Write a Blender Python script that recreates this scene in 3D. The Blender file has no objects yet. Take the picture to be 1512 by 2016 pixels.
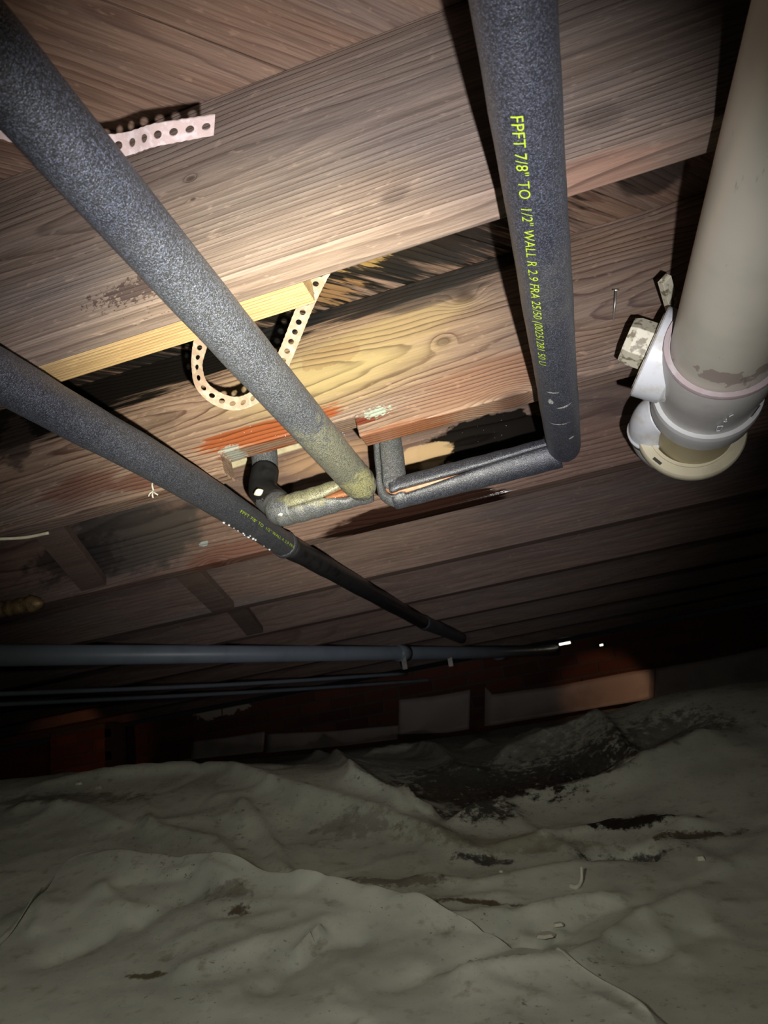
import bpy, math, random
import numpy as np
from mathutils import Vector
random.seed(7); rng = np.random.default_rng(7)
C = bpy.context.scene
COL = C.collection

# ------------------------------------------------------------------ camera (world origin at the lens; X along the joists, Y away, Z up)
PX, PY, F = 756.0, 1008.0, 1372.4
R = np.array([[0.95213772, 0.26327805, -0.15530109],
              [-0.23113441, 0.28764467, -0.92942855],
              [-0.2000266, 0.92083941, 0.33472996]])       # rows: camera right, down, forward
right, down, fwd = R
cam_d = bpy.data.cameras.new('camera'); cam = bpy.data.objects.new('camera', cam_d); COL.objects.link(cam)
from mathutils import Matrix
cam.matrix_world = Matrix(((right[0], -down[0], -fwd[0], 0), (right[1], -down[1], -fwd[1], 0), (right[2], -down[2], -fwd[2], 0), (0, 0, 0, 1)))
cam_d.sensor_fit = 'HORIZONTAL'; cam_d.sensor_width = 36; cam_d.lens = F * 36 / 1512
cam_d.clip_start = 0.01; cam_d.clip_end = 50
cam_d.dof.use_dof = True; cam_d.dof.focus_distance = 0.8; cam_d.dof.aperture_fstop = 18
C.camera = cam

w = bpy.data.worlds.new('world'); C.world = w; w.use_nodes = True
w.node_tree.nodes['Background'].inputs[0].default_value = (0.35, 0.4, 0.5, 1)
w.node_tree.nodes['Background'].inputs[1].default_value = 0.0025
C.view_settings.view_transform = 'Standard'; C.view_settings.look = 'None'
C.view_settings.exposure = 0; C.view_settings.gamma = 1; C.view_settings.use_curve_mapping = False

def at(u, v, ax, val):
    """point of the world seen at pixel (u,v) on the plane axis=val"""
    d = R.T @ np.array([(u - PX) / F, (v - PY) / F, 1.0])
    return d * val / d[ax]
def ray(u, v):
    d = R.T @ np.array([(u - PX) / F, (v - PY) / F, 1.0]); return d / np.linalg.norm(d)

# the hand torch: a yellowish hot spot and a cool middle ring; a separate floor fill is added
TORCH = right * 0.042 + down * 0.044 - fwd * 0.02
def torch(name, target, angle, blend, power, color, radius=0.004, off=(0, 0, 0)):
    d = bpy.data.lights.new(name, 'SPOT'); d.spot_size = math.radians(angle); d.spot_blend = blend
    d.energy = power; d.color = color; d.shadow_soft_size = radius
    o = bpy.data.objects.new(name, d); COL.objects.link(o); o.location = Vector(TORCH + np.array(off))
    o.rotation_euler = (Vector(target) - o.location).to_track_quat('-Z', 'Y').to_euler(); return o
torch('torch_hot_spot', at(615, 770, 1, .93), 40, 1.0, 112, (1.0, .94, .68))
torch('torch_ring', at(700, 745, 1, .93), 67, 1.0, 66, (.98, .96, 1.0))
torch('added_floor_fill', at(600, 1800, 1, .9), 100, 1, 7.5, (1.0, 1.0, .88), .018, off=-right * .16 - down * .10)  # added fill, up and left of the torch, to bring out the plastic's folds
def lamp(name, loc, target, angle, power, color, radius=.02, blend=.6):
    d = bpy.data.lights.new(name, 'SPOT'); d.spot_size = math.radians(angle); d.spot_blend = blend
    d.energy = power; d.color = color; d.shadow_soft_size = radius
    o = bpy.data.objects.new(name, d); COL.objects.link(o); o.location = Vector(loc)
    o.rotation_euler = (Vector(target) - Vector(loc)).to_track_quat('-Z', 'Y').to_euler(); return o
# warm daylight leaking in through gaps near the far wall
lamp('vent_daylight', (.55, 3.25, .30), at(1195, 1360, 1, 3.95), 34, 2.6, (1, .55, .30))
lamp('gap_daylight', (-2.35, 2.9, .36), at(155, 1470, 1, 3.6), 50, 1.1, (1, .42, .2))

# ------------------------------------------------------------------ object helpers
def put(o, parent, loc):
    COL.objects.link(o)
    if parent is not None:
        o.parent = parent; o.location = Vector(loc) - world_loc(parent)
    else: o.location = loc
def world_loc(o):
    v = Vector(o.location)
    while o.parent: o = o.parent; v += Vector(o.location)
    return v
def tag(o, label=None, cat=None, group=None, kind=None):
    if label: o['label'] = label
    if cat: o['category'] = cat
    if group: o['group'] = group
    if kind: o['kind'] = kind
    return o
def empty(name, loc, label=None, cat=None, group=None, kind=None):
    o = bpy.data.objects.new(name, None); o.empty_display_size = .02; COL.objects.link(o); o.location = Vector(loc)
    return tag(o, label, cat, group, kind)
def mesh(name, verts, faces, mat, parent=None, loc=None, smooth=False, bevel=0, label=None, cat=None, group=None, kind=None):
    verts = np.asarray(verts, float)
    if loc is None: loc = verts.mean(0)
    loc = np.asarray(loc, float)
    me = bpy.data.meshes.new(name); me.from_pydata((verts - loc).tolist(), [], [list(map(int, f)) for f in faces]); me.update()
    me.materials.append(mat)
    if smooth: me.polygons.foreach_set('use_smooth', [True] * len(me.polygons))
    o = bpy.data.objects.new(name, me); put(o, parent, Vector(loc))
    if bevel:
        b = o.modifiers.new('bevel', 'BEVEL'); b.width = bevel; b.segments = 2; b.limit_method = 'ANGLE'; b.angle_limit = .6
    return tag(o, label, cat, group, kind)
def join(parts):
    V, Fc, n = [], [], 0
    for v, f in parts:
        V.append(np.asarray(v, float)); Fc += [[i + n for i in q] for q in f]; n += len(v)
    return np.vstack(V), Fc
def box(x0, x1, y0, y1, z0, z1):
    v = [(x, y, z) for x in (x0, x1) for y in (y0, y1) for z in (z0, z1)]
    return v, [(0, 1, 3, 2), (4, 6, 7, 5), (0, 4, 5, 1), (2, 3, 7, 6), (0, 2, 6, 4), (1, 5, 7, 3)]
def frames(P, up=(0, 0, 1)):
    P = np.asarray(P, float); T = np.gradient(P, axis=0); T /= np.linalg.norm(T, axis=1)[:, None]
    n = np.cross(T[0], up)
    if np.linalg.norm(n) < 1e-3: n = np.cross(T[0], (1, 0, 0))
    n /= np.linalg.norm(n); N = []
    for t in T:
        n = n - t * (n @ t); n /= np.linalg.norm(n); N.append(n)
    N = np.array(N); return T, N, np.cross(T, N)
def smoothpath(P, n=12):
    P = [np.asarray(p, float) for p in P]; Q = [2 * P[0] - P[1]] + P + [2 * P[-1] - P[-2]]; out = []
    for i in range(1, len(Q) - 2):
        for t in np.linspace(0, 1, n, endpoint=False):
            a, b, c, d = Q[i - 1:i + 3]
            out.append(.5 * ((2 * b) + (-a + c) * t + (2 * a - 5 * b + 4 * c - d) * t * t + (-a + 3 * b - 3 * c + d) * t ** 3))
    out.append(P[-1]); return np.array(out)
def lerp_path(a, b, n): 
    a, b = np.asarray(a, float), np.asarray(b, float); return a + (b - a) * np.linspace(0, 1, n)[:, None]
def tube(P, r, seg=32, caps=True, up=(0, 0, 1), bump=0, seed=0):
    P = np.asarray(P, float); r = np.broadcast_to(np.asarray(r, float), (len(P),))
    T, N, B = frames(P, up); g = np.random.default_rng(seed)
    th = np.linspace(0, 2 * np.pi, seg, endpoint=False); V = []
    L = np.r_[0, np.cumsum(np.linalg.norm(np.diff(P, axis=0), axis=1))]
    ph = g.random(6) * 6.28
    for i in range(len(P)):
        rr = r[i] * (1 + bump * (np.sin(3 * th + ph[0] + L[i] * 30) * .4 + np.sin(2 * th + ph[1] - L[i] * 57) * .4 + np.sin(L[i] * 83 + ph[2]) * .5 + g.normal(0, .25, seg)))
        V.append(P[i] + np.cos(th)[:, None] * N[i] * rr[:, None] + np.sin(th)[:, None] * B[i] * rr[:, None])
    V = np.vstack(V); Fc = []
    for i in range(len(P) - 1):
        for j in range(seg):
            a, b = i * seg + j, i * seg + (j + 1) % seg
            Fc.append((a, b, b + seg, a + seg))
    if caps: Fc += [tuple(range(seg))[::-1], tuple(range((len(P) - 1) * seg, len(P) * seg))]
    return V, Fc
def sleeve(P, ro, ri, gap, gdir, seg=40, up=(0, 0, 1), bump=.01, seed=0):
    """split foam tube: C-shaped section whose slit of half-angle gap(s) faces gdir"""
    P = np.asarray(P, float); T, N, B = frames(P, up); g = np.random.default_rng(seed); V = []
    gdir = np.asarray(gdir, float); ph = g.random(4) * 6.28
    for i in range(len(P)):
        s = i / (len(P) - 1); gd = gdir[0] * (1 - s) + gdir[1] * s if gdir.ndim == 2 else gdir; a0 = math.atan2(gd @ B[i], gd @ N[i]); h = max(gap(s), .02)
        th = np.linspace(a0 + h, a0 + 2 * np.pi - h, seg)
        q = 1 + bump * (np.sin(3 * th + ph[0] + s * 9) + np.sin(s * 37 + ph[1]) + g.normal(0, .3, seg))
        edge = np.ones(seg); edge[0] = edge[-1] = .93; edge[1] = edge[-2] = .99
        ring_o = P[i] + (np.cos(th)[:, None] * N[i] + np.sin(th)[:, None] * B[i]) * (ro * q * edge)[:, None]
        ring_i = P[i] + (np.cos(th[::-1])[:, None] * N[i] + np.sin(th[::-1])[:, None] * B[i]) * ri
        V += [ring_o, ring_i]
    V = np.vstack(V); m = 2 * seg; Fc = []
    for i in range(len(P) - 1):
        for j in range(m):
            a, b = i * m + j, i * m + (j + 1) % m
            Fc.append((a, b, b + m, a + m))
    for base, fl in ((0, True), ((len(P) - 1) * m, False)):
        for j in range(seg - 1):
            q = (base + j, base + j + 1, base + m - 2 - j, base + m - 1 - j)
            Fc.append(q[::-1] if fl else q)
    return V, Fc
def lathe(axis0, axisdir, prof, seg=48, up=(0, 0, 1)):
    """prof: list of (distance along axis, radius)"""
    a = np.asarray(axis0, float); d = np.asarray(axisdir, float); d /= np.linalg.norm(d)
    n = np.cross(d, up); n /= np.linalg.norm(n); b = np.cross(d, n); th = np.linspace(0, 2 * np.pi, seg, endpoint=False)
    V = np.vstack([a + d * s + (np.cos(th)[:, None] * n + np.sin(th)[:, None] * b) * r for s, r in prof]); Fc = []
    for i in range(len(prof) - 1):
        for j in range(seg):
            p, q = i * seg + j, i * seg + (j + 1) % seg
            Fc.append((p, q, q + seg, p + seg))
    return V, Fc
def strap_mesh(P, Wd, width=.019, t=.0012, pitch=.0127, hole=.0034, rag=0, seed=0):
    """perforated strap along P, width directions Wd; every hole is a real opening"""
    P = np.asarray(P, float); Wd = np.asarray(Wd, float)
    L = np.r_[0, np.cumsum(np.linalg.norm(np.diff(P, axis=0), axis=1))]; n = int(L[-1] / pitch); g = np.random.default_rng(seed)
    def smp(s, w):
        p = np.array([np.interp(s, L, P[:, k]) for k in range(3)]); d = np.array([np.interp(s, L, Wd[:, k]) for k in range(3)]); d /= np.linalg.norm(d)
        s2 = min(s + 1e-3, L[-1]); s1 = s2 - 2e-3
        T = np.array([np.interp(s2, L, P[:, k]) - np.interp(s1, L, P[:, k]) for k in range(3)])
        nn = np.cross(T, d); nn /= np.linalg.norm(nn); return p + d * w, nn
    V, Fc = [], []
    h = width / 2
    for c in range(n):
        s0 = c * pitch; sc = s0 + pitch / 2
        outer = []; inner = []
        for k in range(16):
            a = k * math.pi / 8; ca, sa = math.cos(a), math.sin(a); m = 1 / max(abs(ca), abs(sa))
            ws = sa * m * h
            if rag and abs(abs(sa * m) - 1) < 1e-6: ws += rag * math.sin((s0 + ca * m * pitch / 2) * 900 + (3 if sa > 0 else 0)) * .5
            outer.append((sc + ca * m * pitch / 2, ws)); inner.append((sc + ca * hole, sa * hole))
        base = len(V)
        for lst in (outer, inner):
            for side in (1, -1):
                for s, ww in lst:
                    p, nn = smp(min(max(s, 0), L[-1] - 1e-4), ww); V.append(p + nn * t / 2 * side)
        O1, O2, I1, I2 = base, base + 16, base + 32, base + 48
        for k in range(16):
            j = (k + 1) % 16
            Fc += [(O1 + k, O1 + j, I1 + j, I1 + k), (O2 + j, O2 + k, I2 + k, I2 + j), (I1 + k, I1 + j, I2 + j, I2 + k)]
            if k in range(2, 6) or k in range(10, 14) or (c == 0 and k in (6, 7, 8, 9)) or (c == n - 1 and k in (14, 15, 0, 1)):
                Fc.append((O1 + j, O1 + k, O2 + k, O2 + j))
    return np.array(V), Fc

# ------------------------------------------------------------------ material helpers
class NT:
    def __init__(s, name):
        s.m = bpy.data.materials.new(name); s.m.use_nodes = True; s.t = s.m.node_tree; s.t.nodes.clear()
        s.out = s.t.nodes.new('ShaderNodeOutputMaterial'); s.b = s.t.nodes.new('ShaderNodeBsdfPrincipled')
        s.t.links.new(s.b.outputs[0], s.out.inputs[0]); s.pos = s.t.nodes.new('ShaderNodeNewGeometry').outputs['Position']
        sp = s.t.nodes.new('ShaderNodeSeparateXYZ'); s.t.links.new(s.pos, sp.inputs[0]); s.x, s.y, s.z = sp.outputs
    def set(s, sock, v):
        if isinstance(v, bpy.types.NodeSocket): s.t.links.new(v, sock)
        elif isinstance(v, (tuple, list)) and len(v) == 3 and sock.type == 'RGBA': sock.default_value = (*v, 1)
        else: sock.default_value = v
    def f(s, op, a, b=0, c=0, clamp=False):
        n = s.t.nodes.new('ShaderNodeMath'); n.operation = op; n.use_clamp = clamp
        for k, v in enumerate((a, b, c)): s.set(n.inputs[k], v)
        return n.outputs[0]
    def vec(s, x, y, z):
        n = s.t.nodes.new('ShaderNodeCombineXYZ')
        for k, v in enumerate((x, y, z)): s.set(n.inputs[k], v)
        return n.outputs[0]
    def scl(s, sx, sy, sz, src=None, loc=(0, 0, 0)):
        n = s.t.nodes.new('ShaderNodeMapping'); s.set(n.inputs[0], src or s.pos); n.inputs[1].default_value = loc; n.inputs[3].default_value = (sx, sy, sz); return n.outputs[0]
    def noise(s, vec, scale=1, detail=3, rough=.5, dist=0, out=0):
        n = s.t.nodes.new('ShaderNodeTexNoise'); s.set(n.inputs['Vector'], vec); n.inputs['Scale'].default_value = scale
        n.inputs['Detail'].default_value = detail; n.inputs['Roughness'].default_value = rough; n.inputs['Distortion'].default_value = dist; return n.outputs[out]
    def mix(s, fac, a, b, mode='MIX'):
        n = s.t.nodes.new('ShaderNodeMix'); n.data_type = 'RGBA'; n.blend_type = mode; s.set(n.inputs[0], fac); s.set(n.inputs[6], a); s.set(n.inputs[7], b); return n.outputs[2]
    def ss(s, v, lo, hi, o0=0, o1=1):
        n = s.t.nodes.new('ShaderNodeMapRange'); n.interpolation_type = 'SMOOTHSTEP'; s.set(n.inputs[0], v)
        for k, q in enumerate((lo, hi, o0, o1)): n.inputs[k + 1].default_value = q
        return n.outputs[0]
    def bump(s, h, strength=.3, dist=.001, prev=None):
        n = s.t.nodes.new('ShaderNodeBump'); n.inputs['Strength'].default_value = strength; n.inputs['Distance'].default_value = dist; s.set(n.inputs['Height'], h)
        if prev: s.set(n.inputs['Normal'], prev)
        s.set(s.b.inputs['Normal'], n.outputs[0]); return n.outputs[0]
    def fin(s, col, rough, metal=0, spec=.5):
        s.set(s.b.inputs['Base Color'], col); s.set(s.b.inputs['Roughness'], rough); s.set(s.b.inputs['Metallic'], metal); s.b.inputs['Specular IOR Level'].default_value = spec; return s.m
    def blob(s, axes, c, r, soft=.3, n=.5, nz=None, rot=0):
        """irregular patch centred at c on the given two axes"""
        a, b = [{'x': s.x, 'y': s.y, 'z': s.z}[k] for k in axes]
        da = s.f('SUBTRACT', a, c[0]); db = s.f('SUBTRACT', b, c[1])
        if rot:
            cr, sr = math.cos(rot), math.sin(rot)
            da, db = s.f('ADD', s.f('MULTIPLY', da, cr), s.f('MULTIPLY', db, sr)), s.f('SUBTRACT', s.f('MULTIPLY', db, cr), s.f('MULTIPLY', da, sr))
        da = s.f('DIVIDE', da, r[0]); db = s.f('DIVIDE', db, r[1])
        l = s.f('SQRT', s.f('ADD', s.f('MULTIPLY', da, da), s.f('MULTIPLY', db, db)))
        v = s.f('ADD', s.f('SUBTRACT', 1, l), s.f('MULTIPLY', s.f('SUBTRACT', nz, .5), n * 2))
        return s.ss(v, 0, soft)

def wood(name, seed=0, light=(.25, .175, .125), dark=(.13, .08, .055), pith=(.1, .1), sp=.0055, wander=.006, blobs=(), knots=(), yz=(0, 0), diag=False, rough=.72, ringmix=.75, bumpd=.0007, grey=.35):
    """solid wood: rings round a wandering pith that runs along the board; pith = (y,z) offset from yz"""
    t = NT(name); o = seed * 3.17
    if diag:
        a = t.f('MULTIPLY', t.f('ADD', t.x, t.y), .7071); b = t.f('MULTIPLY', t.f('SUBTRACT', t.x, t.y), .7071)
        P = t.vec(a, b, t.z); info = t.t.nodes.new('ShaderNodeObjectInfo').outputs['Random']
        al = t.f('ADD', a, t.f('MULTIPLY', info, 9)); yy, zz = t.f('ADD', b, t.f('MULTIPLY', info, 3)), t.z
        P = t.vec(al, yy, zz); by = t.f('SUBTRACT', t.f('MODULO', t.f('ADD', b, 10.469), .14), .07); bz = t.f('SUBTRACT', t.z, yz[1])
        by = t.f('ADD', by, t.f('MULTIPLY', t.f('SUBTRACT', info, .5), .1))
    else: P = t.pos; by = t.f('SUBTRACT', t.y, yz[0]); bz = t.f('SUBTRACT', t.z, yz[1])
    lo = t.noise(t.scl(1.3, 5, 5, P, (o, o, o)), 1, 2, .5); lo2 = t.noise(t.scl(5, 22, 22, P, (o, -o, o)), 1, 3, .55)
    dy = t.f('SUBTRACT', by, pith[0]); dz = t.f('SUBTRACT', bz, pith[1])
    r = t.f('SQRT', t.f('ADD', t.f('MULTIPLY', dy, dy), t.f('MULTIPLY', dz, dz)))
    r = t.f('ADD', r, t.f('ADD', t.f('MULTIPLY', lo, wander * 9), t.f('MULTIPLY', lo2, wander)))
    kn = None
    for (kx, kz, kr) in knots:
        dx = t.f('DIVIDE', t.f('SUBTRACT', t.x, kx), kr * 1.7); dk = t.f('DIVIDE', t.f('SUBTRACT', t.z, kz), kr)
        g = t.f('EXPONENT', t.f('MULTIPLY', t.f('ADD', t.f('MULTIPLY', dx, dx), t.f('MULTIPLY', dk, dk)), -1.2))
        r = t.f('ADD', r, t.f('MULTIPLY', g, kr * .8)); kn = g if kn is None else t.f('MAXIMUM', kn, g)
    ph = t.f('FRACT', t.f('DIVIDE', r, sp)); ring = t.f('ADD', t.f('MULTIPLY', t.f('MULTIPLY', t.ss(ph, .15, .85), t.ss(ph, .88, .99, 1, 0)), .45), t.f('MULTIPLY', t.f('MULTIPLY', t.ss(ph, .62, .86), t.ss(ph, .88, .99, 1, 0)), t.ss(t.noise(t.scl(2.5, 30, 30, P, (o, o, 3)), 1, 3, .6), .3, .6, .15, .75)))
    fib = t.noise(t.scl(14, 420, 420, P, (o, 0, 0)), 1, 3, .6); spk = t.noise(t.scl(60, 160, 160, P), 1, 2, .5)
    streak = t.noise(t.scl(3, 55, 55, P, (0, o, 0)), 1, 4, .6)
    tone = t.noise(t.scl(1.6, 9, 9, P, (o, 2, 0)), 1, 4, .6)
    col = t.mix(t.f('MULTIPLY', ring, ringmix), light, dark)
    col = t.mix(t.ss(streak, .35, .75, 0, .45), col, tuple(c * .62 for c in dark))
    g0 = sum(light) / 3; col = t.mix(t.ss(tone, .4, .7, 0, grey), col, (g0 * .9, g0 * .86, g0 * .84))
    col = t.mix(t.ss(fib, .35, .65, 0, .38), col, tuple(c * .55 for c in dark))
    col = t.mix(t.ss(spk, .62, .75, 0, .4), col, tuple(c * 1.35 for c in light))
    if kn is not None: col = t.mix(t.ss(kn, .55, .95, 0, .8), col, (.05, .028, .02))
    ro = rough; nzc = {}
    for B in blobs:
        ax, c, rr, colr, amt = B[:5]; k = B[5] if len(B) > 5 else {}
        sc = k.get('nsc', (9, 70, 70)); key = (sc, k.get('rough_n', .6))
        if key not in nzc: nzc[key] = t.noise(t.scl(*sc, P, (o, 1, o)), 1, 4, .62)
        mk = t.blob(ax, c, rr, k.get('soft', .35), k.get('n', .6), nzc[key], k.get('rot', 0))
        mk = t.f('MULTIPLY', mk, amt)
        if k.get('mul'): col = t.mix(mk, col, colr, 'MULTIPLY')
        else: col = t.mix(mk, col, t.mix(t.f('MULTIPLY', ring, .75), colr, tuple(q * .38 for q in colr)))
        if 'wet' in k: ro = t.mix(mk, ro if isinstance(ro, bpy.types.NodeSocket) else (ro,) * 3, (k['wet'],) * 3)
    h = t.f('ADD', t.f('ADD', t.f('MULTIPLY', ring, .6), t.f('MULTIPLY', fib, .5)), t.f('MULTIPLY', t.noise(t.scl(120, 300, 300, P), 1, 2, .6), .5)); t.bump(h, .7, bumpd)
    return t.fin(col, ro, 0, .35)

def foam(name, base=(.012, .013, .017), dust=(.13, .125, .09), blobs=(), spark=.36):
    t = NT(name)
    n1 = t.noise(t.pos, 1100, 1, .5); n2 = t.noise(t.pos, 60, 4, .6); n3 = t.noise(t.pos, 520, 2, .7); n4 = t.noise(t.pos, 9, 3, .6)
    col = t.mix(t.ss(n3, .49, .62, 0, spark), base, (.17, .19, .27))  # bluish sparkle of torch light painted in as pale specks
    col = t.mix(t.ss(n1, .58, .66, 0, spark), col, (.42, .45, .58))
    col = t.mix(t.ss(n2, .55, .8, 0, .3), col, tuple(c * .5 for c in base))
    col = t.mix(t.ss(n4, .52, .75, 0, .2), col, dust)
    for ax, c, rr, colr, amt in blobs:
        mk = t.f('MULTIPLY', t.blob(ax, c, rr, .5, .9, n2), amt); col = t.mix(t.f('MULTIPLY', mk, t.ss(n3, .3, .6)), col, colr)
    t.bump(t.f('ADD', n3, t.f('MULTIPLY', n1, .6)), .8, .0009)
    s_ = t.b.inputs; s_['Sheen Weight'].default_value = .02
    return t.fin(col, t.ss(n2, .3, .7, .40, .52), 0, 1.0)
def plain(name, c, rough=.5, metal=0, var=.3, sc=40, bump=.2, bd=.0005, c2=None, cut=(.45, .7)):
    t = NT(name); n = t.noise(t.pos, sc, 4, .6); c2 = c2 or tuple(q * (1 - var) for q in c)
    if bump: t.bump(t.noise(t.pos, sc * 6, 3, .6), bump, bd)
    return t.fin(t.mix(t.ss(n, *cut), c, c2), rough, metal)

# ------------------------------------------------------------------ the big structure
HB, HT = .4638, .7032                      # underside and top of the joists
Y1, SP, TH = .5206, .4064, .0403           # first joist's near face, spacing, thickness
def jy(n): return Y1 + (n - 1) * SP
def ct(*p): return tuple(p)
bl = lambda u, v, n=2: (float(at(u, v, 1, jy(n))[0]), float(at(u, v, 1, jy(n))[2]))

BLACK = (.006, .005, .004)
moul = dict(n=.7, soft=.35, nsc=(5, 90, 90), wet=.35)
J2_blobs = [
    # fresh pale wood in the middle, with the torch hot spot's yellow painted in
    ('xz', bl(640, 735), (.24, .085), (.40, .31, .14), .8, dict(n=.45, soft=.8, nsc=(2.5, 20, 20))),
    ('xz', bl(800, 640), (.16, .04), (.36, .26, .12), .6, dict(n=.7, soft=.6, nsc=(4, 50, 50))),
    ('xz', bl(960, 750), (.16, .05), (.20, .085, .045), .5, dict(n=.6, soft=.6, nsc=(4, 40, 40))),
    # mould along the top edge
    ('xz', bl(120, 790), (.34, .080), BLACK, 1, moul), ('xz', bl(400, 690), (.26, .068), BLACK, 1, moul), ('xz', bl(480, 640), (.22, .06), BLACK, 1, moul),
    ('xz', bl(690, 590), (.30, .042), (.010, .010, .010), .95, moul), ('xz', bl(900, 540), (.18, .026), (.015, .012, .01), .9, moul),
    ('xz', bl(850, 590), (.10, .016), (.02, .02, .02), .6, moul),
    # wet red lower edge
    ('xz', bl(530, 845), (.13, .020), (.26, .072, .025), .95, dict(n=.9, soft=.2, nsc=(9, 150, 150), wet=.08)),
    ('xz', bl(600, 858), (.15, .008), (.11, .02, .008), .9, dict(n=.7, soft=.2, nsc=(7, 80, 80), wet=.08)),
    ('xz', bl(790, 850), (.12, .020), (.22, .075, .03), .75, dict(n=.6, soft=.4, nsc=(7, 70, 70), wet=.2)),
    ('xz', bl(810, 862), (.12, .009), (.055, .03, .012), .9, dict(n=.6, soft=.3, nsc=(7, 70, 70), wet=.15)),
    ('xz', bl(300, 940), (.10, .03), (.12, .035, .02), .55, dict(n=.8, soft=.4, nsc=(6, 60, 60), wet=.35)),
    ('xz', bl(160, 960), (.09, .03), (.13, .045, .03), .6, dict(n=.8, soft=.4, nsc=(6, 60, 60), wet=.35)),
    ('xz', bl(30, 870), (.04, .06), (.03, .022, .018), .8, dict(n=.9, soft=.3, nsc=(18, 40, 40))),
    # pale crusty patch
    ('xz', bl(742, 811), (.022, .009), (.30, .36, .30), .9, dict(n=1.8, soft=.3, nsc=(150, 320, 320))),
    ('xz', bl(452, 884), (.018, .007), (.28, .30, .26), .9, dict(n=1.8, soft=.3, nsc=(150, 320, 320))),
    ('xz', bl(650, 700), (.05, .02), (.22, .11, .05), .35, dict(n=1., soft=.1, nsc=(30, 50, 50))),
    ('xz', bl(290, 850), (.05, .035), (.10, .07, .05), .35, dict(n=1., soft=.08, nsc=(35, 60, 60))),
]
J3_blobs = [
    ('xz', bl(250, 1060, 3), (.26, .10), (.055, .050, .042), .85, dict(n=.7, soft=.4, nsc=(14, 22, 22))),
    ('xz', bl(150, 1100, 3), (.16, .06), (.02, .017, .014), .7, dict(n=.9, soft=.3, nsc=(14, 22, 22))),
    ('xz', bl(820, 1010, 3), (.20, .034), (.022, .010, .007), 1, dict(n=.5, soft=.2, nsc=(8, 40, 40), wet=.12)),
    ('xz', bl(460, 1090, 3), (.13, .03), (.16, .055, .03), .6, dict(n=.6, soft=.3, nsc=(9, 50, 50))),
    ('xz', bl(960, 860, 3), (.15, .05), (.012, .010, .009), 1, dict(n=.6, soft=.12, nsc=(16, 26, 26), wet=.10)),
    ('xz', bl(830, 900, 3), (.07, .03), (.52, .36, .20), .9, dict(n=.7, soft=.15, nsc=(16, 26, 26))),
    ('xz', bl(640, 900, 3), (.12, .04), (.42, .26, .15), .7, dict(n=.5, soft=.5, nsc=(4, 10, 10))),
    ('xz', bl(402, 1070, 3), (.012, .007), (.32, .36, .33), 1, dict(n=.8, soft=.2, nsc=(60, 160, 160))),
]
J1_blobs = [
    ('xz', bl(275, 568, 1), (.05, .014), (.05, .03, .03), .75, dict(n=2.2, soft=.2, nsc=(150, 190, 190))),
    ('xz', bl(780, 385, 1), (.02, .012), (.06, .04, .035), .45, dict(n=.7, soft=.6, nsc=(30, 50, 50))),
    ('xz', bl(1180, 230, 1), (.03, .015), (.08, .06, .05), .5, dict(n=.7, soft=.6, nsc=(30, 50, 50))),
    ('xz', bl(1170, 320, 1), (.10, .012), (.34, .17, .11), .5, dict(n=.6, soft=.5, nsc=(9, 60, 60))),
]
M = {}
M['j1'] = wood('wood_grey_brown', 1, (.29, .215, .165), (.105, .068, .050), (.06, .02), .0050, .004, J1_blobs, [bl(375, 352, 1) + (.007,), bl(380, 392, 1) + (.004,)], (jy(1), HB + .12), ringmix=.62)
M['sis'] = wood('wood_fresh_pine', 2, (.50, .34, .15), (.34, .20, .08), (.3, .1), .004, .002, [], [], (jy(1), HB), ringmix=.45, grey=.1)
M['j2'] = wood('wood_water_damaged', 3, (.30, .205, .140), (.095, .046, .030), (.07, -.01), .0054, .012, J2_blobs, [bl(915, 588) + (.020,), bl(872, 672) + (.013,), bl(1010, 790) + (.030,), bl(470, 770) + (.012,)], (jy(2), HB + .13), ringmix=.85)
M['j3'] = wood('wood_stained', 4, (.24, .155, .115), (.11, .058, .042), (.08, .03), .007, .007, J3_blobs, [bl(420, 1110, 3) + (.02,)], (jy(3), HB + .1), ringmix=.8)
M['jx'] = wood('wood_dusty_brown', 5, (.20, .135, .105), (.10, .06, .048), (.08, .05), .007, .006, [], [], (jy(4), HB + .1), ringmix=.5, grey=.5)
mold_pts = [(-.32, .80, .34, .24), (-.04, .82, .26, .17), (-.62, .78, .36, .26)]
sub_blobs = [('xy', (x, y), (a, b), (.010, .009, .008), .96, dict(n=1.1, soft=.5, nsc=(7, 110, 110), wet=.3)) for x, y, a, b in mold_pts]
sub_blobs += [('xy', (-.145, .83), (.045, .035), (.36, .23, .08), .85, dict(n=1.7, soft=.3, nsc=(14, 110, 110))), ('xy', (-.22, .90), (.05, .03), (.26, .15, .07), .8, dict(n=1.7, soft=.3, nsc=(14, 110, 110))),
              ('xy', (.27, .86), (.06, .05), (.02, .015, .012), .8, dict(n=.6, soft=.3, nsc=(5, 28, 28)))]
M['sub'] = wood('wood_subfloor', 6, (.30, .19, .125), (.15, .075, .05), (0, -.03), .009, .010, sub_blobs, [], (0, HT), diag=True, ringmix=.6, grey=.35)

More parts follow.
